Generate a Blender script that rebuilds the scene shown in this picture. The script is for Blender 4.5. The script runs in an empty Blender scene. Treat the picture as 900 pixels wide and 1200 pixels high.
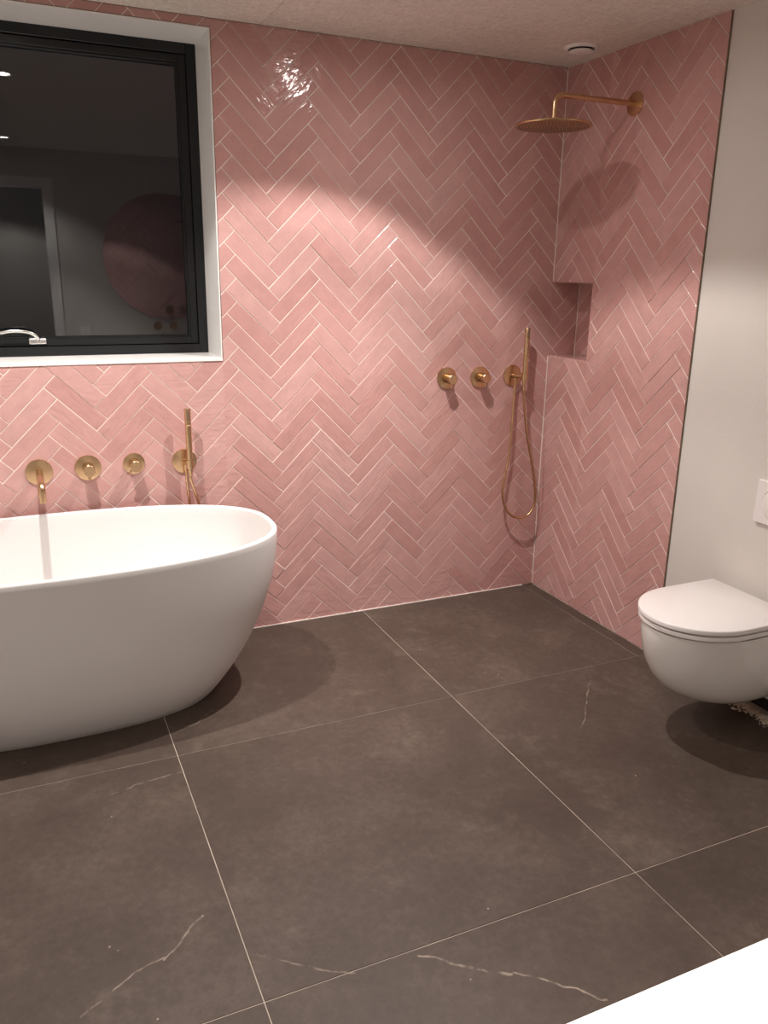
import bpy, bmesh, math, random
from mathutils import Matrix, Vector
random.seed(7)
scn = bpy.context.scene
col = scn.collection

# ------------------------------------------------------------------ camera
FPX = 949.44
CAM = Vector((-2.2723, -3.1952, 1.4904))
YAW, PIT, ROL = 0.42424, -0.28471, 0.015722
H = 2.348                                   # ceiling height, floor tiles are 1 m
fw = Vector((math.sin(YAW)*math.cos(PIT), math.cos(YAW)*math.cos(PIT), math.sin(PIT)))
rt0 = Vector((math.cos(YAW), -math.sin(YAW), 0)); up0 = rt0.cross(fw)
RT = rt0*math.cos(ROL) + up0*math.sin(ROL); UP = up0*math.cos(ROL) - rt0*math.sin(ROL)
cd = bpy.data.cameras.new('camera'); cam = bpy.data.objects.new('camera', cd); col.objects.link(cam)
M = Matrix.Identity(4)
for r in range(3):
    M[r][0], M[r][1], M[r][2], M[r][3] = RT[r], UP[r], -fw[r], CAM[r]
cam.matrix_world = M
cd.sensor_fit = 'VERTICAL'; cd.sensor_height = 36; cd.lens = FPX/1200*36; cd.clip_start = 0.01
scn.camera = cam

def at(u, v, axis, val):                    # photo pixel (900x1200) -> point on the plane axis = val
    d = RT*((u-450)/FPX) + UP*((600-v)/FPX) + fw
    return CAM + d*((val-CAM[axis])/d[axis])
def px(P):
    d = Vector(P)-CAM; w = d.dot(fw)
    return 450+FPX*d.dot(RT)/w, 600-FPX*d.dot(UP)/w

# ------------------------------------------------------------------ world (night outside) and exposure
w = bpy.data.worlds.new('night'); scn.world = w; w.use_nodes = True
w.node_tree.nodes['Background'].inputs[0].default_value = (0.010, 0.012, 0.016, 1)
w.node_tree.nodes['Background'].inputs[1].default_value = 0.3
vs = scn.view_settings
vs.view_transform = 'Standard'; vs.look = 'None'; vs.gamma = 1; vs.use_curve_mapping = False
vs.exposure = 0.07
# the downlights of the room, and one added in the hallway (fixtures built further down): x, y, watts, label
LAMP_COL = (1.0, 0.94, 0.895)
LENS_GLOW = 430
# x, y, [(watts, beam angle, soft edge), ...] for spill and core; own-aim beams added to brighten lower wall and countertop, tilt (aim x, y), label
LAMPS = [(-2.20, -0.74, [(40, 122, .18), (44, 96, 1.0), (34, 80, 1.0, (0, .36))], (.00, -.05), 'recessed ceiling downlight above the bathtub'),
         (-1.00, -0.74, [(54, 123, .20), (56, 96, 1.0), (85, 62, 1.0, (-.02, .20))], (-.158, -.105), 'recessed ceiling downlight above the shower floor'),
         (-2.20, -2.78, [(110, 50, .5, (.30, -.06)), (50, 115, .5)], (0, 0), 'recessed ceiling downlight just inside the doorway'),
         (-2.30, -4.20, [(45, 120, .30)], (0, 0), 'added unseen fill light in the hallway beyond the doorway')]  # last entry is added to brighten the hall mirrored in the window

# ------------------------------------------------------------------ materials
def nodes(name):
    m = bpy.data.materials.new(name); m.use_nodes = True
    nt = m.node_tree; b = nt.nodes['Principled BSDF']
    return m, nt, b
def mat(name, c, rough=0.5, metal=0.0, bump=0.0, bscale=50, var=0.0, vscale=6, coat=0.0, spec=0.5):
    m, nt, b = nodes(name)
    b.inputs['Base Color'].default_value = (*c, 1); b.inputs['Roughness'].default_value = rough
    b.inputs['Metallic'].default_value = metal; b.inputs['Coat Weight'].default_value = coat
    b.inputs['Specular IOR Level'].default_value = spec
    geo = nt.nodes.new('ShaderNodeNewGeometry')
    if var:
        n = nt.nodes.new('ShaderNodeTexNoise'); n.inputs['Scale'].default_value = vscale; n.inputs['Detail'].default_value = 5
        nt.links.new(geo.outputs['Position'], n.inputs['Vector'])
        r = nt.nodes.new('ShaderNodeMapRange'); r.inputs['From Min'].default_value = .3; r.inputs['From Max'].default_value = .7
        r.inputs['To Min'].default_value = 1-var; r.inputs['To Max'].default_value = 1+var
        nt.links.new(n.outputs['Fac'], r.inputs['Value'])
        v = nt.nodes.new('ShaderNodeVectorMath'); v.operation = 'SCALE'; v.inputs[0].default_value = c
        nt.links.new(r.outputs[0], v.inputs['Scale']); nt.links.new(v.outputs[0], b.inputs['Base Color'])
    if bump:
        n = nt.nodes.new('ShaderNodeTexNoise'); n.inputs['Scale'].default_value = bscale; n.inputs['Detail'].default_value = 6
        nt.links.new(geo.outputs['Position'], n.inputs['Vector'])
        bp = nt.nodes.new('ShaderNodeBump'); bp.inputs['Strength'].default_value = bump; bp.inputs['Distance'].default_value = .01
        nt.links.new(n.outputs['Fac'], bp.inputs['Height']); nt.links.new(bp.outputs[0], b.inputs['Normal'])
    return m

def tile_material():
    m, nt, b = nodes('pink_glazed_tile'); N = nt.nodes.new; L = nt.links.new
    oi = N('ShaderNodeObjectInfo'); geo = N('ShaderNodeNewGeometry')
    add = N('ShaderNodeMath'); add.operation = 'ADD'; L(oi.outputs['Random'], add.inputs[0]); L(geo.outputs['Random Per Island'], add.inputs[1])
    fr = N('ShaderNodeMath'); fr.operation = 'FRACT'; L(add.outputs[0], fr.inputs[0])
    ramp = N('ShaderNodeValToRGB'); e = ramp.color_ramp.elements
    e[0].position = 0; e[0].color = (0.570, 0.318, 0.295, 1)
    e[1].position = 1; e[1].color = (0.625, 0.372, 0.347, 1)
    k = e.new(.5); k.color = (0.600, 0.344, 0.319, 1)
    k = e.new(.12); k.color = (0.560, 0.304, 0.278, 1)
    L(fr.outputs[0], ramp.inputs[0])
    # cloudy glaze inside a tile
    n = N('ShaderNodeTexNoise'); n.inputs['Scale'].default_value = 14; n.inputs['Detail'].default_value = 5; n.inputs['Roughness'].default_value = .6
    L(geo.outputs['Position'], n.inputs['Vector'])
    mr = N('ShaderNodeMapRange'); mr.inputs['From Min'].default_value = .3; mr.inputs['From Max'].default_value = .7
    mr.inputs['To Min'].default_value = .93; mr.inputs['To Max'].default_value = 1.07; L(n.outputs['Fac'], mr.inputs['Value'])
    sc = N('ShaderNodeVectorMath'); sc.operation = 'SCALE'; L(ramp.outputs[0], sc.inputs[0]); L(mr.outputs[0], sc.inputs['Scale'])
    L(sc.outputs[0], b.inputs['Base Color'])
    b.inputs['Roughness'].default_value = 0.10; b.inputs['Specular IOR Level'].default_value = 0.5
    # hand made wavy glaze
    n2 = N('ShaderNodeTexNoise'); n2.inputs['Scale'].default_value = 62; n2.inputs['Detail'].default_value = 2.5; n2.noise_dimensions = '4D'
    tc = N('ShaderNodeTexCoord'); mp = N('ShaderNodeMapping'); mp.inputs['Scale'].default_value = (.32, 1, 1)
    L(tc.outputs['Object'], mp.inputs['Vector']); L(mp.outputs[0], n2.inputs['Vector'])
    wm = N('ShaderNodeMath'); wm.operation = 'MULTIPLY'; wm.inputs[1].default_value = 50; L(fr.outputs[0], wm.inputs[0]); L(wm.outputs[0], n2.inputs['W'])
    bp = N('ShaderNodeBump'); bp.inputs['Strength'].default_value = .7; bp.inputs['Distance'].default_value = .0030
    L(n2.outputs['Fac'], bp.inputs['Height']); L(bp.outputs[0], b.inputs['Normal'])
    return m

def floor_material():
    m, nt, b = nodes('dark_stone_floor_tile'); N = nt.nodes.new; L = nt.links.new
    geo = N('ShaderNodeNewGeometry'); oi = N('ShaderNodeObjectInfo')
    def math_(op, a, c=None, clamp=False):
        x = N('ShaderNodeMath'); x.operation = op; x.use_clamp = clamp
        for i, q in enumerate((a, c)):
            if q is None: continue
            if isinstance(q, (int, float)): x.inputs[i].default_value = q
            else: L(q, x.inputs[i])
        return x.outputs[0]
    def noise(scale, detail, rough=.6):
        n = N('ShaderNodeTexNoise'); n.inputs['Scale'].default_value = scale; n.inputs['Detail'].default_value = detail
        n.inputs['Roughness'].default_value = rough; n.noise_dimensions = '4D'
        L(geo.outputs['Position'], n.inputs['Vector'])
        L(math_('MULTIPLY', oi.outputs['Random'], 40.0), n.inputs['W'])
        return n.outputs['Fac']
    ramp = N('ShaderNodeValToRGB'); e = ramp.color_ramp.elements
    e[0].position = .30; e[0].color = (0.047, 0.032, 0.025, 1)
    e[1].position = .72; e[1].color = (0.142, 0.106, 0.086, 1)
    k = e.new(.5); k.color = (0.078, 0.056, 0.044, 1)
    mixn = math_('ADD', math_('MULTIPLY', noise(2.6, 9, .68), .60), math_('MULTIPLY', noise(38, 8, .75), .40))
    L(mixn, ramp.inputs[0]); colr = ramp.outputs[0]
    # pale cloudy wear
    cl = math_('MULTIPLY', math_('SUBTRACT', noise(5.5, 8, .72), .56, True), 1.5, True)
    # tiny pale specks
    vo = N('ShaderNodeTexVoronoi'); vo.inputs['Scale'].default_value = 16; L(geo.outputs['Position'], vo.inputs['Vector'])
    sp = math_('MULTIPLY', math_('LESS_THAN', vo.outputs['Distance'], .045), math_('GREATER_THAN', noise(3.1, 2), .58))
    # pale mineral veins, each a crooked line with its own place on the floor
    sep = N('ShaderNodeSeparateXYZ'); L(geo.outputs['Position'], sep.inputs[0])
    nz = N('ShaderNodeTexNoise'); nz.inputs['Scale'].default_value = 9; nz.inputs['Detail'].default_value = 5; L(geo.outputs['Position'], nz.inputs['Vector'])
    nf = N('ShaderNodeTexNoise'); nf.inputs['Scale'].default_value = 30; nf.inputs['Detail'].default_value = 4; L(geo.outputs['Position'], nf.inputs['Vector'])
    total = math_('MULTIPLY', sp, .45)
    total = math_('MAXIMUM', total, math_('MULTIPLY', cl, .38))
    for (a, c, wd, st) in VEINS:
        A, B = at(*a, 2, 0), at(*c, 2, 0); d = (B-A); ln = d.length; d = d/ln; nx, ny = -d.y, d.x
        dx = math_('SUBTRACT', sep.outputs[0], A.x); dy = math_('SUBTRACT', sep.outputs[1], A.y)
        al = math_('ADD', math_('MULTIPLY', dx, d.x), math_('MULTIPLY', dy, d.y))
        pe = math_('ADD', math_('MULTIPLY', dx, nx), math_('MULTIPLY', dy, ny))
        pe = math_('ADD', pe, math_('MULTIPLY', math_('SUBTRACT', nz.outputs['Fac'], .5), .06))
        lnm = math_('SUBTRACT', 1.0, math_('DIVIDE', math_('ABSOLUTE', pe), wd), True)
        inside = math_('MULTIPLY', math_('GREATER_THAN', al, 0.0), math_('LESS_THAN', al, ln))
        brk = math_('MULTIPLY', math_('SUBTRACT', nf.outputs['Fac'], .38, True), 4.5, True)
        total = math_('MAXIMUM', total, math_('MULTIPLY', math_('MULTIPLY', math_('MULTIPLY', lnm, inside), brk), st))
    mx = N('ShaderNodeMix'); mx.data_type = 'RGBA'; L(total, mx.inputs['Factor']); L(colr, mx.inputs['A']); mx.inputs['B'].default_value = (.55, .45, .36, 1)
    L(mx.outputs['Result'], b.inputs['Base Color'])
    rr = N('ShaderNodeMapRange'); rr.inputs['To Min'].default_value = .42; rr.inputs['To Max'].default_value = .62; L(mixn, rr.inputs['Value'])
    L(rr.outputs[0], b.inputs['Roughness']); b.inputs['Specular IOR Level'].default_value = .32
    bp = N('ShaderNodeBump'); bp.inputs['Strength'].default_value = .12; bp.inputs['Distance'].default_value = .003
    L(noise(60, 6), bp.inputs['Height']); L(bp.outputs[0], b.inputs['Normal'])
    return m
VEINS = [((92, 1190), (192, 1120), .0042, .5), ((190, 1125), (238, 1072), .0040, .5),
         ((490, 1118), (600, 1146), .0044, .6), ((600, 1143), (712, 1170), .0040, .6),
         ((683, 853), (692, 792), .0032, .4), ((205, 862), (252, 832), .0035, .4),
         ((300, 1118), (420, 1146), .0035, .4), ((130, 930), (215, 905), .0030, .35)]

def ceiling_material():
    m, nt, b = nodes('wood_wool_ceiling'); N = nt.nodes.new; L = nt.links.new
    geo = N('ShaderNodeNewGeometry')
    def fib(scale, sx, sy, rz):
        mp = N('ShaderNodeMapping'); mp.inputs['Scale'].default_value = (sx, sy, 1); mp.inputs['Rotation'].default_value = (0, 0, rz)
        L(geo.outputs['Position'], mp.inputs['Vector'])
        n = N('ShaderNodeTexNoise'); n.inputs['Scale'].default_value = scale; n.inputs['Detail'].default_value = 4; n.inputs['Distortion'].default_value = 1.2
        L(mp.outputs[0], n.inputs['Vector']); return n.outputs['Fac']
    mx = N('ShaderNodeMath'); mx.operation = 'MAXIMUM'; L(fib(95, 1, .28, .5), mx.inputs[0]); L(fib(95, .28, 1, .2), mx.inputs[1])
    ramp = N('ShaderNodeValToRGB'); e = ramp.color_ramp.elements
    e[0].position = .40; e[0].color = (0.68, 0.61, 0.54, 1); e[1].position = .68; e[1].color = (0.88, 0.81, 0.735, 1)
    L(mx.outputs[0], ramp.inputs[0]); L(ramp.outputs[0], b.inputs['Base Color'])
    b.inputs['Roughness'].default_value = .9
    bp = N('ShaderNodeBump'); bp.inputs['Strength'].default_value = .5; bp.inputs['Distance'].default_value = .005
    L(mx.outputs[0], bp.inputs['Height']); L(bp.outputs[0], b.inputs['Normal'])
    return m

MT = tile_material(); MFLOOR = floor_material(); MCEIL = ceiling_material()
MGROUT = mat('pale_grout', (.95, .87, .81), .85, bump=.15, bscale=300)
MFGROUT = mat('floor_grout', (.50, .42, .35), .9, var=.3, vscale=7)
MPAINT = mat('white_wall_paint', (.71, .675, .63), .75, bump=.06, bscale=90, var=.03, vscale=3)
MWHITE = mat('white_lacquer', (.90, .885, .86), .35, var=.01)
MSTONE = mat('matt_white_solid_surface', (.82, .80, .785), .42, var=.01)
MCERAM = mat('glossy_white_ceramic', (.86, .83, .79), .10, coat=.4, var=.01)
MSEAT = mat('white_seat_plastic', (.86, .82, .80), .28, var=.01)
MBRASS = mat('brushed_brass', (.66, .46, .27), .27, 1.0, bump=.05, bscale=400, var=.06, vscale=30)
MBRASSD = mat('brass_rubber_nozzles', (.22, .14, .09), .5, .3, var=.05)
MBLACK = mat('black_window_aluminium', (.013, .014, .015), .24, .0, spec=.28, bump=.04, bscale=400, var=.1)
MSTEEL = mat('brushed_steel', (.72, .71, .69), .22, 1.0, var=.04, vscale=40)
MSEALSHADE = mat('dark_seal_and_gap_shade', (.10, .075, .06), .7, var=.1)  # window seal colour, also painted shade in the toilet seat gaps
MDARK = mat('black_cavity_shade', (.012, .011, .010), .9, var=.2)  # near black stands for the shade inside gaps and openings
MTRIM = mat('bronze_tile_edge_profile', (.24, .17, .12), .45, .4, var=.2, vscale=20)
MDUST = mat('plaster_debris', (.62, .52, .40), .95, bump=.4, bscale=200, var=.25, vscale=40)
MGLOW, nt_, b_ = nodes('lamp_lens')
b_.inputs['Emission Color'].default_value = (*LAMP_COL, 1); b_.inputs['Emission Strength'].default_value = LENS_GLOW
MGLOWD, nt_, b_ = nodes('dim_lamp_lens')
b_.inputs['Emission Color'].default_value = (*LAMP_COL, 1); b_.inputs['Emission Strength'].default_value = 40
MGLASS, nt_, b_ = nodes('window_glass')
b_.inputs['Transmission Weight'].default_value = 1; b_.inputs['Roughness'].default_value = 0; b_.inputs['IOR'].default_value = 1.52
b_.inputs['Base Color'].default_value = (.95, .97, .97, 1)
MMIRROR = mat('mirror_glass', (.88, .90, .90), .02, 1.0)

# ------------------------------------------------------------------ mesh helpers
def obj(name, bm, m, parent=None, smooth=False, loc=None):
    me = bpy.data.meshes.new(name); bmesh.ops.recalc_face_normals(bm, faces=bm.faces); bm.to_mesh(me); bm.free()
    if m: me.materials.append(m)
    if smooth:
        for p in me.polygons: p.use_smooth = True
        me.set_sharp_from_angle(angle=math.radians(38))
    o = bpy.data.objects.new(name, me); col.objects.link(o)
    if parent is not None:
        o.parent = parent; o.matrix_parent_inverse = parent.matrix_basis.inverted()
    return o
def thing(name, loc, label, cat, group=None):
    o = bpy.data.objects.new(name, None); o.empty_display_size = .05; col.objects.link(o); o.location = loc
    o.matrix_basis = Matrix.Translation(Vector(loc))
    return tag(o, label, cat, group)
def tag(o, label, cat, group=None):
    o['label'] = label; o['category'] = cat
    if group: o['group'] = group
    return o
def struct(o, label, cat):
    o['kind'] = 'structure'; o['label'] = label; o['category'] = cat
    return o
def box(bm, lo, hi, bev=0.0, seg=2):
    lo, hi = Vector(lo), Vector(hi)
    r = bmesh.ops.create_cube(bm, size=1, matrix=Matrix.Translation((lo+hi)/2) @ Matrix.Diagonal((*(hi-lo), 1)))
    if bev:
        es = list({e for v in r['verts'] for e in v.link_edges})
        bmesh.ops.bevel(bm, geom=es, offset=bev, segments=seg, affect='EDGES', profile=.5)
    return bm
def nb(): return bmesh.new()
def bx(*a, **k): return box(nb(), *a, **k)
def frame_of(d):
    d = Vector(d).normalized(); a = Vector((0, 0, 1)) if abs(d.z) < .9 else Vector((1, 0, 0))
    x = d.cross(a).normalized(); y = d.cross(x).normalized()
    return x, y, d
def lathe(bm, o, d, prof, seg=40):           # prof: (distance along d, radius)
    x, y, d = frame_of(d); o = Vector(o); rings = []
    for t, r in prof:
        if r < 1e-6: rings.append([bm.verts.new(o+d*t)])
        else: rings.append([bm.verts.new(o+d*t+(x*math.cos(k*2*math.pi/seg)+y*math.sin(k*2*math.pi/seg))*r) for k in range(seg)])
    for a, c in zip(rings, rings[1:]):
        for k in range(seg):
            k2 = (k+1) % seg
            if len(a) == 1 and len(c) > 1: bm.faces.new((a[0], c[k], c[k2]))
            elif len(c) == 1 and len(a) > 1: bm.faces.new((a[k], a[k2], c[0]))
            elif len(a) > 1: bm.faces.new((a[k], a[k2], c[k2], c[k]))
    return bm
def rounded(r, h, e=.0015, h0=0.0):          # profile of a disc / cylinder with a soft far edge
    return [(h0, 0), (h0, r), (h-e, r), (h-e*.3, r-e*.3), (h, r-e), (h, 0)]
def tube(bm, pts, r, seg=14, cap=True):
    pts = [Vector(p) for p in pts]; rings = []; x = None
    for i, p in enumerate(pts):
        d = (pts[min(i+1, len(pts)-1)]-pts[max(i-1, 0)]).normalized()
        if x is None: x, y, _ = frame_of(d)
        else:
            x = (x-d*x.dot(d)).normalized(); y = d.cross(x)
        rr = r[i] if isinstance(r, (list, tuple)) else r
        rings.append([bm.verts.new(p+(x*math.cos(k*2*math.pi/seg)+y*math.sin(k*2*math.pi/seg))*rr) for k in range(seg)])
    for a, c in zip(rings, rings[1:]):
        for k in range(seg): bm.faces.new((a[k], a[(k+1) % seg], c[(k+1) % seg], c[k]))
    if cap: bm.faces.new(rings[0]); bm.faces.new(rings[-1])
    return bm
def spline(P, n=12):                         # Catmull-Rom through the points
    P = [Vector(p) for p in P]; P = [2*P[0]-P[1]]+P+[2*P[-1]-P[-2]]; out = []
    for i in range(1, len(P)-2):
        a, b2, c, d = P[i-1:i+3]
        for k in range(n):
            t = k/n
            out.append(.5*((2*b2)+(c-a)*t+(2*a-5*b2+4*c-d)*t*t+(3*b2-a-3*c+d)*t**3))
    return out+[P[-2]]
def loft(bm, rings, closed=True, cap0=False, cap1=False):
    R = [[bm.verts.new(p) for p in r] for r in rings]
    for a, c in zip(R, R[1:]):
        n = len(a)
        for k in range(n if closed else n-1): bm.faces.new((a[k], a[(k+1) % n], c[(k+1) % n], c[k]))
    if cap0: bm.faces.new(R[0])
    if cap1: bm.faces.new(R[-1])
    return bm

# ------------------------------------------------------------------ room shell
XL, YF = -3.20, -3.25                        # left wall and the wall with the doorway
WX0, WX1, WZ0, WZ1, WD = -2.95, -1.538, 1.1688, 2.3137, .225    # window opening and reveal depth
NH, NZ0, NZ1, ND = .290, 1.137, 1.474, .148  # niche in the right wall
TE = .892                                    # tiles end here on the right wall
G = .0020                                    # grout lies this far behind the tile faces

bm = nb()
for lo, hi in (((XL, G, 0), (WX0, .32, H)), ((WX1, G, 0), (.25, .32, H)), ((WX0, G, 0), (WX1, .32, WZ0)), ((WX0, G, WZ1), (WX1, .32, H))): box(bm, lo, hi)
wall_back = struct(obj('wall_back', bm, MGROUT), 'pink herringbone tiled wall with the black framed window', 'wall')
bm = nb()
for lo, hi in (((G, -TE, 0), (.25, -NH, H)), ((G, -NH, 0), (.25, G, NZ0)), ((G, -NH, NZ1), (.25, G, H)), ((ND+G, -NH, NZ0), (.25, G, NZ1))): box(bm, lo, hi)
wall_right = struct(obj('wall_right', bm, MGROUT), 'pink herringbone tiled shower wall turning to white paint by the toilet', 'wall')
obj('plasterboard', bx((.007, YF, .085), (.25, -TE, H)), MPAINT, wall_right)['label'] = 'plain white painted wall behind the toilet'
obj('base_gap_shade', bx((.075, YF, -.02), (.25, -TE, .085)), MDARK, wall_right)['label'] = 'black backing painted as shade in the open gap under the white wall'  # solid black box paints the shade inside the open wall base
obj('tile_edge_profile', bx((-.0008, -TE-.0020, .004), (.010, -TE, H-.002)), MTRIM, wall_right)['label'] = 'thin bronze profile along the cut tile edge'
struct(obj('wall_left', bx((XL-.12, YF-.12, 0), (XL, .32, H)), MPAINT), 'plain white painted wall at the head of the bathtub', 'wall')
DX0, DX1, DZ = -2.86, -1.96, 2.09
bm = nb()
for lo, hi in (((XL, YF-.12, 0), (DX0, YF, H)), ((DX1, YF-.12, 0), (.25, YF, H)), ((DX0, YF-.12, DZ), (DX1, YF, H))): box(bm, lo, hi)
struct(obj('wall_front', bm, MPAINT), 'white painted wall with the doorway, opposite the window', 'wall')
bm = nb()
for lo, hi in (((DX0-.06, YF, 0), (DX0+.012, YF+.014, DZ+.06)), ((DX1-.012, YF, 0), (DX1+.06, YF+.014, DZ+.06)), ((DX0+.012, YF, DZ-.012), (DX1-.012, YF+.014, DZ+.06)),
               ((DX0, YF-.12, 0), (DX0+.012, YF, DZ)), ((DX1-.012, YF-.12, 0), (DX1, YF, DZ)), ((DX0+.012, YF-.12, DZ-.012), (DX1-.012, YF, DZ))): box(bm, lo, hi)
struct(obj('door_1', bm, MWHITE), 'white door casing around the open doorway', 'door frame')
# hallway beyond the doorway
bm = nb()
for lo, hi in (((XL-.12, -4.9, 0), (XL, YF-.12, H)), ((-.9, -4.9, 0), (-.8, YF-.12, H)), ((XL-.12, -5.0, 0), (-.8, -4.9, H)), ((XL-.12, -5.0, H), (-.8, YF-.12, H+.05))): box(bm, lo, hi)
struct(obj('wall_hall', bm, MPAINT), 'plain hallway walls beyond the open doorway', 'wall')

# ------------------------------------------------------------------ floor
FX = [XL, -2.9289, -1.9289, -.9289, -.060, .0]
FY = [.0, -.8555, -1.8555, -2.8555, -3.8555, -4.9]
floor = struct(obj('floor', bx((XL, -4.9, -.06), (.25, .0, -.0016)), MFGROUT), 'floor of large dark stone tiles with thin pale joints', 'floor')
J = .00125
def slab(parent, x0, x1, y0, y1, name='floor_tile'):
    x0 += J; x1 -= J; y0 += J; y1 -= J
    bm = box(nb(), (x0, y0, -.009), (x1, y1, 0), bev=.0008, seg=1)
    c = Vector(((x0+x1)/2, (y0+y1)/2, 0)); bmesh.ops.translate(bm, verts=bm.verts, vec=-c)
    o = obj(name, bm, MFLOOR, parent); o.location = c
    return o
for j in range(5):
    for i in range(5):
        x0, x1, y1, y0 = FX[i], FX[i+1], FY[j], FY[j+1]
        if j == 0:
            slab(floor, x0, x1, y0, y1, 'drain_tile' if i == 4 else 'floor_tile')
        elif i < 4:
            slab(floor, x0, .045 if i == 3 else x1, y0, y1)

# ------------------------------------------------------------------ ceiling of wood wool panels
ceil = struct(obj('ceiling', bx((XL, YF, H+.012), (.25, .0, H+.06)), MDARK), 'ceiling of beige wood wool panels', 'ceiling')
cxs = [XL, -2.55, -1.35, -.15, .01]; cys = [.0, -.34, -.94, -1.54, -2.14, -2.74, YF]
for i in range(4):
    for j in range(6):
        bm = box(nb(), (cxs[i]+.0007, cys[j+1]+.0007, H), (cxs[i+1]-.0007, cys[j]-.0007, H+.013), bev=.0015, seg=1)
        obj('ceiling_panel', bm, MCEIL, ceil)

# ------------------------------------------------------------------ herringbone tiles
TL, TW, TJ = .2412, .0616, .0028
TH_ = .0052                                  # tile body, its face stands at depth 0
S2 = math.sqrt(.5)
def clip(poly, a, b_, c):                    # keep a*x+b*y<=c
    out = []
    for i in range(len(poly)):
        p, q = poly[i], poly[(i+1) % len(poly)]
        dp, dq = a*p[0]+b_*p[1]-c, a*q[0]+b_*q[1]-c
        if dp <= 0: out.append(p)
        if (dp < 0 < dq) or (dq < 0 < dp):
            t = dp/(dp-dq); out.append((p[0]+(q[0]-p[0])*t, p[1]+(q[1]-p[1])*t))
    return out
def area(p): return .5*sum(p[i][0]*p[(i+1) % len(p)][1]-p[(i+1) % len(p)][0]*p[i][1] for i in range(len(p)))
def clean(p):
    o = []
    for q in p:
        if not o or math.hypot(q[0]-o[-1][0], q[1]-o[-1][1]) > 1e-5: o.append(q)
    if len(o) > 1 and math.hypot(o[0][0]-o[-1][0], o[0][1]-o[-1][1]) < 1e-5: o.pop()
    return o
def inset(p, ds):
    n = len(p); L_ = []
    for i in range(n):
        a, c = p[i], p[(i+1) % n]; dx, dy = c[0]-a[0], c[1]-a[1]; l = math.hypot(dx, dy); nx, ny = -dy/l, dx/l
        L_.append((nx, ny, nx*a[0]+ny*a[1]+ds[i]))
    out = []
    for i in range(n):
        a, c = L_[i-1], L_[i]; D = a[0]*c[1]-a[1]*c[0]
        if abs(D) < 1e-6: out.append((p[i][0]+c[0]*ds[i], p[i][1]+c[1]*ds[i]))
        else: out.append(((a[2]*c[1]-a[1]*c[2])/D, (a[0]*c[2]-a[2]*c[0])/D))
    return out
def add_tile(bm, pieces, seams, f, depth):   # f maps (h, v, d) to a point
    for p in pieces:
        n = len(p); sm = []
        for i in range(n):
            a, c = p[i], p[(i+1) % n]; mx, my = (a[0]+c[0])/2, (a[1]+c[1])/2
            s = False
            for ax, val, lo, hi in seams:
                if abs(a[ax]-val) < 1e-6 and abs(c[ax]-val) < 1e-6 and lo < (mx, my)[1-ax] < hi: s = True
            sm.append(s)
        mn = min(math.hypot(p[i][0]-p[(i+1) % n][0], p[i][1]-p[(i+1) % n][1]) for i in range(n))
        e = min(.0016, mn*.2)
        q = inset(p, [0 if s else e for s in sm])
        if area(q) < .25*area(p): q = p
        A = [bm.verts.new(f(x, y, -TH_)) for x, y in p]
        B = [bm.verts.new(f(x, y, -.0009+depth)) for x, y in p]
        C_ = [bm.verts.new(f(x, y, depth)) for x, y in q]
        for i in range(n):
            k = (i+1) % n
            if not sm[i]:
                bm.faces.new((A[i], A[k], B[k], B[i]))
            bm.faces.new((B[i], B[k], C_[k], C_[i]))
        bm.faces.new(C_)
full_mesh = None
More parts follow.
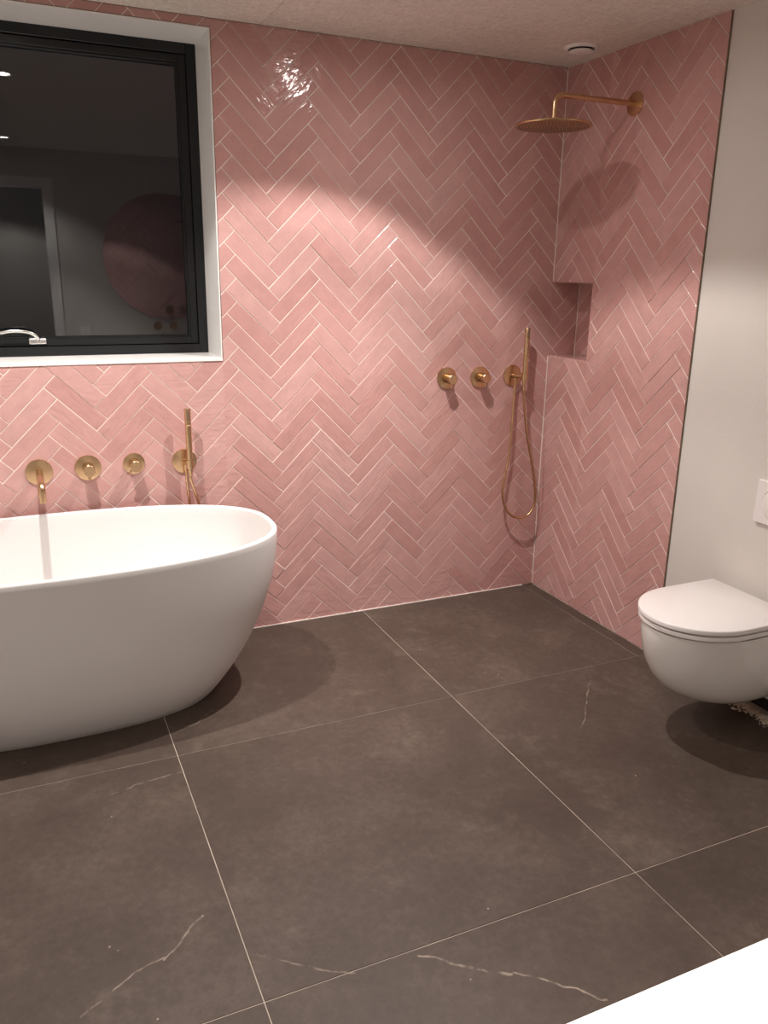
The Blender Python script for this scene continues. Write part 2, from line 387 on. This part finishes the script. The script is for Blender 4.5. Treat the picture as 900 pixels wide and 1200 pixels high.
def herringbone(parent, eh, n, org, h0, z0, rects, seams, visible, limit=300):
    """h0,z0: middle of a falling tile's upper end; pattern runs over all rects (h0,h1,z0,z1)"""
    global full_mesh
    eh, n, org = Vector(eh), Vector(n), Vector(org); ez = Vector((0, 0, 1))
    e1, e2 = (eh+ez)*S2, (ez-eh)*S2
    hs = [r[0] for r in rects]+[r[1] for r in rects]; zs = [r[2] for r in rects]+[r[3] for r in rects]
    hmin, hmax, zmin, zmax = min(hs), max(hs), min(zs), max(zs)
    recs = []
    def uv(u, v): return ((u-v)*S2, (u+v)*S2)
    o0 = uv(TL+TW/2, TW); ox, oz = h0-o0[0], z0-o0[1]
    for m in range(-14, 15):
        for k in range(-60, 61):
            for kind in (0, 1):
                u, v = k*TW+m*TL, k*TW-m*TL
                if kind == 0: R_ = (u, u+TL, v, v+TW)
                else: R_ = (u+TL, u+TL+TW, v+TW-TL, v+TW)
                cu, cv = (R_[0]+R_[1])/2, (R_[2]+R_[3])/2
                c = uv(cu, cv); c = (c[0]+ox, c[1]+oz)
                if not (hmin-.15 < c[0] < hmax+.15 and zmin-.15 < c[1] < zmax+.15): continue
                g = TJ/2
                P = [uv(R_[0]+g, R_[2]+g), uv(R_[1]-g, R_[2]+g), uv(R_[1]-g, R_[3]-g), uv(R_[0]+g, R_[3]-g)]
                P = [(x+ox, y+oz) for x, y in P]
                pieces = []; whole = False
                for (a, b2, c2, d2) in rects:
                    q = clip(clip(clip(clip(P, -1, 0, -a), 1, 0, b2), 0, -1, -c2), 0, 1, d2)
                    q = clean(q)
                    if len(q) >= 3 and area(q) > 3e-5:
                        pieces.append(q)
                        if abs(area(q)-area(P)) < 1e-9: whole = True
                if not pieces: continue
                recs.append((visible(c, sum(area(q) for q in pieces)), kind, c, pieces, whole))
    recs.sort(key=lambda r: -r[0])
    stuff = nb(); ns = 0
    for idx, (sc, kind, c, pieces, whole) in enumerate(recs):
        dp = random.uniform(-.0008, .0008)
        if sc <= 0 or idx >= limit:
            add_tile(stuff, pieces, seams, lambda x, y, d: org+eh*x+ez*y+n*d, dp); ns += 1
            continue
        cen = org+eh*c[0]+ez*c[1]
        ax, ay = (e1, e2) if kind == 0 else (e2, -e1)
        M4 = Matrix.Identity(4)
        if whole:
            if full_mesh is None:
                bmf = nb(); l, wd = TL/2-TJ/2, TW/2-TJ/2
                add_tile(bmf, [[(-l, -wd), (l, -wd), (l, wd), (-l, wd)]], [], lambda x, y, d: Vector((x, y, d)), 0)
                bmesh.ops.recalc_face_normals(bmf, faces=bmf.faces)
                full_mesh = bpy.data.meshes.new('tile'); bmf.to_mesh(full_mesh); bmf.free(); full_mesh.materials.append(MT)
            o = bpy.data.objects.new('tile', full_mesh); col.objects.link(o); o.parent = parent
            for r in range(3): M4[r][0], M4[r][1], M4[r][2], M4[r][3] = ax[r], ay[r], n[r], (cen+n*dp)[r]
            o.matrix_basis = M4 @ Matrix.Rotation(random.gauss(0, .0060), 4, 'X') @ Matrix.Rotation(random.gauss(0, .0024), 4, 'Y')
        else:
            bmt = nb(); add_tile(bmt, pieces, seams, lambda x, y, d: org+eh*x+ez*y+n*d-cen, dp)
            o = obj('tile', bmt, MT, parent); o.location = cen
    if ns:
        o = obj('edge_tiles', stuff, MT, parent); o['kind'] = 'stuff'; o['label'] = 'further pink tiles of the same wall'
    else: stuff.free()

E0, E1 = .0018, .0015
def vis_back(c, a):
    u, v = px((c[0], 0, c[1]))
    if not (-25 < u < 925 and -25 < v < 1225): return 0
    if c[1] < .57-.02*(c[0]+2.4) and c[0] < -1.50: return 0        # stands behind the bathtub
    if c[1] < .40 and c[0] < -1.62: return 0
    return a/(Vector((c[0], 0, c[1]))-CAM).length**2
back_rects = [(XL, WX0-.003, .002, H-.001), (WX0-.003, WX1+.004, .002, WZ0-.003), (WX0-.003, WX1+.004, WZ1+.004, H-.001), (WX1+.004, -.0006, .002, H-.001),
              (-.0006, ND-.001, NZ0+.001, NZ1-.001)]
back_seams = [(0, WX0-.003, 0, WZ0), (0, WX0-.003, WZ1, H), (0, WX1+.004, 0, WZ0-.003), (0, WX1+.004, WZ1+.004, H), (0, -.0006, NZ0, NZ1)]
herringbone(wall_back, (1, 0, 0), (0, -1, 0), (0, 0, 0), -.8076, .839, back_rects, back_seams, vis_back)
right_rects = [(.0022, NH+.0, .002, NZ0-.0), (.0022, NH+.0, NZ1+.0, H-.001), (NH+.0, TE-.0005, .002, H-.001)]
right_seams = [(0, NH, 0, NZ0), (0, NH, NZ1, H)]
def vis_right(c, a): return a
herringbone(wall_right, (0, -1, 0), (-1, 0, 0), (0, 0, 0), .4875, 1.067, right_rects, right_seams, vis_right)
# inside of the niche
herringbone(wall_right, (0, -1, 0), (-1, 0, 0), (ND, 0, 0), .4875, 1.067, [(.002, NH-.0065, NZ0+.0065, NZ1-.0065)], [], vis_right)
obj('niche_sill', bx((.0, -NH+.0003, NZ0-.001), (ND, -.0015, NZ0+.0055), bev=.0012, seg=1), MT, wall_right)
obj('niche_head', bx((.0, -NH+.0003, NZ1-.0055), (ND, -.0015, NZ1+.001), bev=.0012, seg=1), MT, wall_right)
obj('niche_side', bx((.0, -NH-.001, NZ0+.0065), (ND, -NH+.0055, NZ1-.0065), bev=.0012, seg=1), MT, wall_right)
# pale corner joint and floor joint
obj('corner_joint', bx((-.0022, -.0022, .004), (.001, .001, NZ0-.001)), MGROUT, wall_right)
obj('corner_joint', bx((-.0022, -.0022, NZ1+.001), (.001, .001, H-.002)), MGROUT, wall_right)
obj('floor_joint', bx((XL, -.0030, -.001), (-.060, .002, .0035)), MGROUT, wall_back)

# ------------------------------------------------------------------ window
win = thing('window_1', ((WX0+WX1)/2, .2, WZ0), 'black framed top hung window in white reveal, dark night glass', 'window'); win['kind'] = 'structure'
T = .012
def ring(bm, x0, x1, z0, z1, wd, y0, y1, bev=.0015):
    for lo, hi in (((x0, y0, z0), (x0+wd, y1, z1)), ((x1-wd, y0, z0), (x1, y1, z1)), ((x0+wd, y0, z0), (x1-wd, y1, z0+wd)), ((x0+wd, y0, z1-wd), (x1-wd, y1, z1))):
        box(bm, lo, hi, bev=bev, seg=1)
    return bm
obj('window_sill', bx((WX0, -.0035, WZ0-T), (WX1, WD+.02, WZ0+.001), bev=.0015), MWHITE, win)
obj('head_lining', bx((WX0, -.0035, WZ1-.001), (WX1, WD+.02, WZ1+.004), bev=.0015), MWHITE, win)
obj('side_lining', bx((WX1-.001, -.0035, WZ0-T), (WX1+.004, WD+.02, WZ1+.004), bev=.0015), MWHITE, win)
obj('side_lining', bx((WX0-.004, -.0035, WZ0-T), (WX0+.001, WD+.02, WZ1+.004), bev=.0015), MWHITE, win)
obj('seal', ring(nb(), WX0-.0065, WX1+.0065, WZ0-.0035, WZ1+.0065, .0025, -.0008, .004, 0), MSEALSHADE, win)
obj('frame', ring(nb(), WX0, WX1, WZ0, WZ1, .037, WD, WD+.07), MBLACK, win)
obj('sash', ring(nb(), WX0+.039, WX1-.039, WZ0+.039, WZ1-.039, .027, WD+.011, WD+.065), MBLACK, win)
obj('glazing_bead', ring(nb(), WX0+.064, WX1-.064, WZ0+.064, WZ1-.064, .009, WD+.022, WD+.036), MBLACK, win)
for yy in (.040,):
    obj('glass_pane', bx((WX0+.066, WD+yy, WZ0+.066), (WX1-.066, WD+yy+.004, WZ1-.066)), MGLASS, win)
hb = obj('handle', box(nb(), (-2.222, WD-.002, WZ0+.047), (-2.160, WD+.012, WZ0+.068), bev=.003), MSTEEL, win)
pts = spline([(-2.186, WD+.004, 1.230), (-2.190, WD-.018, 1.238), (-2.205, WD-.030, 1.256), (-2.235, WD-.036, 1.266), (-2.280, WD-.038, 1.268), (-2.318, WD-.038, 1.262)], 8)
obj('lever', tube(nb(), pts, [.009-.0025*min(1, i/20) for i in range(len(pts))]), MSTEEL, hb, True)
hb['label'] = 'silver lever handle on the lower sash rail'

# ------------------------------------------------------------------ bathtub
TBH, TCX, TCY, TA, TB, TN, TAB, TBB, PA, PB = .616, -2.243, -.407, .775, .370, 2.54, .514, .223, 1.97, 3.30
def ering(a, b_, z, n=128, ex=TN):
    out = []
    for k in range(n):
        t = 2*math.pi*k/n; c, s = math.cos(t), math.sin(t)
        out.append((TCX+a*math.copysign(abs(c)**(2/ex), c), TCY+b_*math.copysign(abs(s)**(2/ex), s), z))
    return out
def outer(t):
    return TAB+(TA-TAB)*(1-(1-t)**PA), TBB+(TB-TBB)*(1-(1-t)**PB)
rings = [ering(TAB-.02, TBB-.02, 0.0), ering(*[q-.004 for q in outer(0)], 0.0)]
for i in range(1, 33):
    t = i/32 * (1-.006/TBH); rings.append(ering(*outer(t), t*TBH))
a, b_ = outer(1)
rw = .019
rings += [ering(a-.0012, b_-.0012, TBH-.0025), ering(a-.004, b_-.004, TBH), ering(a-rw+.004, b_-rw+.004, TBH), ering(a-rw+.0012, b_-rw+.0012, TBH-.0025), ering(a-rw, b_-rw, TBH-.007)]
for i in range(1, 25):
    t = i/24; z = TBH-.007-(TBH-.007-.14)*math.sin(t*math.pi/2)
    k = 1-math.cos(t*math.pi/2)
    rings.append(ering(a-rw-k*.27-.02*t, b_-rw-k*.17-.015*t, z, ex=TN-.2*t))
rings += [ering(.30, .10, .134), ering(.10, .04, .13), ering(.03, .02, .13)]
tub = obj('bathtub', loft(nb(), rings, cap0=True, cap1=True), MSTONE, None, True)
tag(tub, 'oval matt white freestanding bathtub under the window', 'bathtub')

# ------------------------------------------------------------------ brass fittings
def rosette(bm, x, z, r=.048, h=.007): return lathe(bm, (x, .0005, z), (0, -1, 0), rounded(r, h, .0015), 48)
def knob(x, z, label, group, turn=0.0, pr=.048):
    t = thing('mixer_knob', (x, 0, z), label, 'tap', group)
    obj('wall_plate', rosette(nb(), x, z, pr), MBRASS, t, True)
    kb = obj('knob', lathe(nb(), (x, -.0065, z), (0, -1, 0), [(0, 0), (0, .019), (.004, .019), (.004, .0215), (.0575, .0215), (.059, .020), (.059, 0)], 40), MBRASS, t, True)
    d = Vector((math.sin(turn), 0, -math.cos(turn)))
    c = Vector((x, -.052, z))
    obj('lever_pin', lathe(nb(), c+d*.015, d, [(0, 0), (0, .0055), (.0225, .0055), (.024, .004), (.024, 0)], 16), MBRASS, kb, True)
    return t
knob(-2.066, .771, 'round brass mixer knob on the pink wall right beside the bath spout', 'brass mixer knobs over the bathtub')
knob(-1.897, .774, 'round brass mixer knob on the pink wall next to the bath hand shower', 'brass mixer knobs over the bathtub', -.75, .041)
knob(-.535, 1.054, 'brass shower mixer knob farther from the shower hose', 'brass mixer knobs in the shower')
knob(-.364, 1.052, 'brass shower mixer knob closer to the hand shower holder', 'brass mixer knobs in the shower')
# bath spout
SX, SZ = -2.238, .768
sp = thing('bath_spout', (SX, 0, SZ), 'straight brass bath spout with round wall plate above the tub rim', 'spout')
obj('wall_plate', rosette(nb(), SX, SZ, .048), MBRASS, sp, True)
spts = [(SX, -.005, SZ), (SX, -.195, SZ)]+[(SX, -.195-.028*math.sin(k*math.pi/16), SZ-.028+.028*math.cos(k*math.pi/16)) for k in range(1, 9)]+[(SX, -.223, SZ-.060)]
obj('pipe', tube(nb(), spts, .0125, 24), MBRASS, sp, True)

def hand_shower(x, z, dx, label_h, label_s, strands, group):
    """wall holder with round plate, and the slim handset with its hose"""
    h = thing('hand_shower_holder', (x, 0, z), label_h, 'shower holder', group[0])
    obj('wall_plate', rosette(nb(), x, z), MBRASS, h, True)
    hx, hy = x+dx, -.066
    obj('bracket_arm', lathe(nb(), (x, -.005, z), Vector((dx, hy+.005, 0)), [(0, 0), (0, .010), (Vector((dx, hy+.005, 0)).length-.012, .010), (Vector((dx, hy+.005, 0)).length-.012, 0)], 24), MBRASS, h, True)
    obj('cradle', lathe(nb(), (hx, hy, z-.016), (0, 0, 1), [(0, .0125), (0, .0155), (.032, .0155), (.032, .0125), (0, .0125)], 28), MBRASS, h, True)
    s = thing('hand_shower', (hx, hy, z-.03), label_s, 'hand shower', group[1])
    obj('handset', lathe(nb(), (hx, hy, z-.022), (0, 0, 1), [(0, 0), (0, .0095), (.030, .0112), (.175, .0122), (.176, .0113), (.179, .0113), (.180, .0122), (.238, .0122), (.240, .011), (.240, 0)], 28), MBRASS, s, True)
    obj('spray_face', bx((hx-.006, hy-.0132, z+.176), (hx+.006, hy-.010, z+.210), bev=.001), MBRASSD, s)
    obj('hose_nut', lathe(nb(), (hx, hy, z-.046), (0, 0, 1), [(0, 0), (0, .0065), (.020, .0085), (.0245, .0085), (.0245, 0)], 20), MBRASS, s, True)
    pts = strands(hx, hy)
    ho = obj('hose', tube(nb(), spline(pts, 14), .0058, 12), MBRASS, s, True)
    obj('wall_outlet_nut', lathe(nb(), (x, -.030, z-.034), (0, 0, 1), [(0, 0), (0, .0075), (.026, .0085), (.026, 0)], 20), MBRASS, h, True)
    return h, s
def hose_shower(hx, hy):
    P = [(-.192, -.030, 1.022)]
    for u, v, y in ((600.5, 490, -.034), (597, 530, -.036), (591, 560, -.04), (589, 582, -.045), (595, 600, -.05), (608, 607, -.055), (621, 601, -.058), (627, 585, -.060), (625, 555, -.062), (617, 505, -.064)):
        p = at(u, v, 1, y); P.append(tuple(p))
    return P+[(hx, hy, 1.054-.075), (hx, hy, 1.054-.044)]
hand_shower(-.192, 1.054, .026, 'round brass hand shower holder on the wall in the shower corner', 'slim brass stick hand shower with hose hanging in a long loop', hose_shower,
            ('hand shower holders', 'hand showers'))
def hose_tub(hx, hy):
    z = .769
    return [(-1.704, -.030, z-.032), (-1.700, -.030, z-.12), (-1.690, -.030, z-.30), (-1.672, -.032, z-.48), (-1.640, -.036, z-.58), (-1.605, -.040, z-.55), (-1.610, -.045, z-.40), (-1.645, -.052, z-.24), (-1.678, -.060, z-.12), (hx, hy, z-.065), (hx, hy, z-.044)]
hand_shower(-1.704, .769, .010, 'round brass hand shower holder on the wall above the tub rim', 'slim brass stick hand shower upright above the bathtub rim', hose_tub,
            ('hand shower holders', 'hand showers'))
# overhead rain shower on the right wall
RY, RZ, HX = -.455, 2.135, -.372
rs = thing('rain_shower', (0, RY, RZ), 'round brass rain shower head on a long wall arm', 'shower head')
obj('wall_plate', lathe(nb(), (.0005, RY, RZ), (-1, 0, 0), rounded(.043, .007, .0015), 48), MBRASS, rs, True)
arm = [(-.004, RY, RZ), (HX+.045, RY, RZ)]
for k in range(1, 9):
    t = k/8*math.pi/2; arm.append((HX+.035-.035*math.sin(t), RY, RZ-.035+.035*math.cos(t)))
arm += [(HX, RY, RZ-.084)]
obj('arm', tube(nb(), arm, .0105, 20), MBRASS, rs, True)
obj('ball_joint', lathe(nb(), (HX, RY, RZ-.080), (0, 0, -1), [(0, 0), (0, .012), (.008, .012), (.009, .010), (.014, .011), (.022, .011), (.0235, .008), (.0235, 0)], 28), MBRASS, rs, True)
hd = obj('shower_plate', lathe(nb(), (HX, RY, RZ-.102), (0, 0, -1), [(0, 0), (0, .138), (.001, .1405), (.004, .142), (.007, .1405), (.008, .138), (.008, 0)], 72), MBRASS, rs, True)
bm = nb()
for rr in range(1, 11):
    n = max(6, int(rr*6)); R_ = rr*.0128
    for k in range(n):
        t = 2*math.pi*k/n+rr*.3
        lathe(bm, (HX+R_*math.cos(t), RY+R_*math.sin(t), RZ-.1095), (0, 0, -1), [(0, .0024), (.0028, .0017), (.0028, 0)], 6)
nz = obj('nozzles', bm, MBRASSD, hd); nz['kind'] = 'stuff'; nz['label'] = 'small dark rubber spray nozzles'

# ------------------------------------------------------------------ ceiling vent
vt = thing('ceiling_vent', (-.156, -.293, H), 'round white ceiling vent above the shower corner', 'vent')
vc = (-.152, -.290, H+.0005)
obj('collar', lathe(nb(), vc, (0, 0, -1), [(0, .048), (0, .067), (.005, .066), (.009, .062), (.0105, .056), (.009, .050), (0, .048)], 48), MWHITE, vt, True)
obj('throat_shade', lathe(nb(), vc, (0, 0, -1), [(0, 0), (.0008, .049), (.0009, 0)], 32), MDARK, vt)  # black disc stands for the shade inside the vent opening
obj('valve_disc', lathe(nb(), vc, (0, 0, -1), [(.004, 0), (.008, .018), (.013, .044), (.0165, .046), (.0185, .042), (.0195, 0)], 48), MWHITE, vt, True)

# ------------------------------------------------------------------ toilet
TY = -1.360
def dring(xb, xf, wd, z, str_=.52, n=26, xp=2.0):
    """D outline: straight sides from the back, rounded front"""
    xs = xb-(xb-xf)*str_; out = [(xb, TY+wd, z), (xb-(xb-xs)*.5, TY+wd, z)]
    for k in range(n+1):
        t = math.pi/2-math.pi*k/n; c, s = math.cos(t), math.sin(t)
        out.append((xs-(xs-xf)*abs(c)**(2/xp), TY+wd*math.copysign(abs(s)**(2/xp), s), z))
    out += [(xb-(xb-xs)*.5, TY-wd, z), (xb, TY-wd, z)]
    return out
tl = thing('toilet', (0, TY, .09), 'white wall hung toilet with closed flat lid', 'toilet')
prof = [(.126, -.262, .098), (.129, -.290, .112), (.140, -.328, .128), (.160, -.370, .143), (.190, -.408, .157), (.225, -.437, .168), (.270, -.460, .177), (.315, -.474, .182), (.360, -.482, .185), (.395, -.485, .187), (.406, -.484, .187)]
obj('bowl', loft(nb(), [dring(.0065, xf, wd, z, .48) for z, xf, wd in prof], cap0=True, cap1=True), MCERAM, tl, True)
def plate(xb, xf, wd, z0, z1, e):
    return loft(nb(), [dring(xb-e, xf+e, wd-e, z0), dring(xb, xf, wd, z0+e), dring(xb, xf, wd, z1-e), dring(xb-e*.4, xf+e*.4, wd-e*.4, z1-e*.3), dring(xb-e, xf+e, wd-e, z1)], cap0=True, cap1=True)
obj('rim_gap_shade', plate(-.050, -.474, .176, .404, .414, .001), MSEALSHADE, tl)  # dark filler painted as the shade between bowl and seat
obj('seat', plate(-.042, -.490, .190, .412, .4265, .002), MSEAT, tl, True)
obj('seat_gap_shade', plate(-.050, -.478, .177, .4255, .433, .001), MSEALSHADE, tl)  # dark filler painted as the shade between seat and lid
obj('lid', plate(-.040, -.494, .192, .4325, .450, .003), MSEAT, tl, True)
# flush plate
fp = thing('flush_plate', (0, -1.39, .69), 'white flush plate with round buttons on the wall above the toilet', 'flush plate')
FY0 = -1.272
obj('plate', bx((-.005, FY0-.245, .694), (.0085, FY0, .842), bev=.002), MSEAT, fp)
for c_, r_ in ((FY0-.080, .052), (FY0-.178, .036)):
    obj('button', lathe(nb(), (-.0045, c_, .768), (-1, 0, 0), rounded(r_, .004, .001), 40), MSEAT, fp, True)
    obj('button_gap', lathe(nb(), (-.0046, c_, .768), (-1, 0, 0), [(0, r_), (.0012, r_), (.0012, r_+.0018), (0, r_+.0018)], 40), MSEALSHADE, fp)
# plaster crumbs along the open wall base
bm = nb(); rnd = random.Random(3)
for i in range(1100):
    y = rnd.uniform(-2.0, -1.12); x = rnd.gauss(.012, .020)
    if not -.05 < x < .043: continue
    s = rnd.choice((.0015, .002, .003, .005))*rnd.uniform(.6, 1.5)
    bmesh.ops.create_icosphere(bm, subdivisions=1, radius=s, matrix=Matrix.Translation((x, y, s*.3)) @ Matrix.Rotation(rnd.random()*3, 4, 'Z') @ Matrix.Diagonal((1, rnd.uniform(.7, 2), .6, 1)))
for k in range(26):
    y = -1.05-k*.04; x = .024+rnd.uniform(-.010, .008)
    bmesh.ops.create_icosphere(bm, subdivisions=2, radius=.02, matrix=Matrix.Translation((x, y, .000)) @ Matrix.Diagonal((.95, 1.7, .12+.12*rnd.random(), 1)))
o = tag(obj('plaster_debris', bm, MDUST), 'pale plaster crumbs along the open wall base beside the toilet', 'debris'); o['kind'] = 'stuff'

# ------------------------------------------------------------------ vanity wall, opposite the window
VX0, VX1, VYF, VZ = -1.895, -.30, -2.747, .85
vn = thing('vanity_cabinet', ((VX0+VX1)/2, YF, .25), 'white wall hung vanity cabinet under the round mirror', 'cabinet')
obj('body', bx((VX0+.01, YF+.003, .30), (VX1-.01, VYF-.03, VZ-.035), bev=.002), MWHITE, vn)
for k in range(2):
    x0 = VX0+.01+k*(VX1-VX0-.02)/2
    for z0, z1 in ((.303, .555), (.559, .812)):
        d = obj('drawer', bx((x0+.002, VYF-.0305, z0), (x0+(VX1-VX0-.02)/2-.002, VYF-.012, z1), bev=.002), MWHITE, vn)
ct = obj('countertop', bx((VX0, YF+.002, VZ-.035), (VX1, VYF, VZ), bev=.002), MSTONE)
tag(ct, 'white vanity countertop with a straight front edge', 'countertop')
bs = obj('washbasin', lathe(nb(), (-1.09, -3.0, VZ+.0005), (0, 0, 1), [(0, 0), (0, .14), (.02, .165), (.11, .19), (.118, .19), (.12, .187), (.118, .182), (.105, .178), (.03, .14), (.02, .0)], 56), MCERAM, None, True)
tag(bs, 'round white basin standing on the vanity countertop', 'basin')
mr = thing('round_mirror', (-1.09, YF, 1.11), 'large round mirror on the wall above the vanity', 'mirror')
obj('mirror_glass', lathe(nb(), (-1.09, YF+.010, 1.60), (0, 1, 0), [(0, 0), (0, .483), (.005, .483), (.005, 0)], 80), MMIRROR, mr)
obj('backing', lathe(nb(), (-1.09, YF+.001, 1.60), (0, 1, 0), [(0, 0), (0, .47), (.010, .47), (.010, 0)], 64), MBLACK, mr)
for x_, lb in ((-1.183, 'brass basin tap knob on the wall below the mirror, nearer the doorway'), (-1.059, 'brass basin tap knob on the wall below the mirror, farther from the doorway')):
    t = thing('basin_tap', (x_, YF, 1.059), lb, 'tap', 'basin taps below the mirror')
    obj('wall_plate', lathe(nb(), (x_, YF+.0005, 1.059), (0, 1, 0), rounded(.034, .007), 36), MBRASS, t, True)
    obj('knob', lathe(nb(), (x_, YF+.006, 1.059), (0, 1, 0), rounded(.019, .055), 32), MBRASS, t, True)
so = thing('wall_socket', (-1.745, YF, .98), 'white wall socket beside the vanity mirror', 'socket')
obj('cover', bx((-1.785, YF+.0005, .985), (-1.705, YF+.010, 1.065), bev=.003), MWHITE, so)
obj('insert', bx((-1.768, YF+.009, 1.002), (-1.722, YF+.012, 1.048), bev=.001), MSEAT, so)

# ------------------------------------------------------------------ downlights
for i_, (x, y, beams, aim, lb) in enumerate(LAMPS):
    t = thing('ceiling_downlight', (x, y, H), lb, 'downlight', 'recessed ceiling downlights')
    obj('trim_ring', lathe(nb(), (x, y, H+.001), (0, 0, -1), [(0, .034), (0, .046), (.003, .046), (.006, .043), (.006, .036), (0, .034)], 40), MWHITE, t, True)
    obj('lens', lathe(nb(), (x, y, H+.0005), (0, 0, -1), [(0, 0), (0, .032), (.002, .032), (.002, 0)], 32), MGLOW if i_ < 2 else MGLOWD, t)
    for wt, cone, blend, *own in beams:
        ax_, ay_ = own[0] if own else aim
        ld = bpy.data.lights.new('lamp', 'SPOT'); ld.energy = wt; ld.color = LAMP_COL; ld.spot_size = math.radians(cone); ld.spot_blend = blend; ld.shadow_soft_size = .014
        lo = bpy.data.objects.new('lamp', ld); col.objects.link(lo); lo.parent = t; lo.location = (0, 0, -.012)
        lo.rotation_euler = Vector((ax_, ay_, -1)).to_track_quat('-Z', 'Y').to_euler()
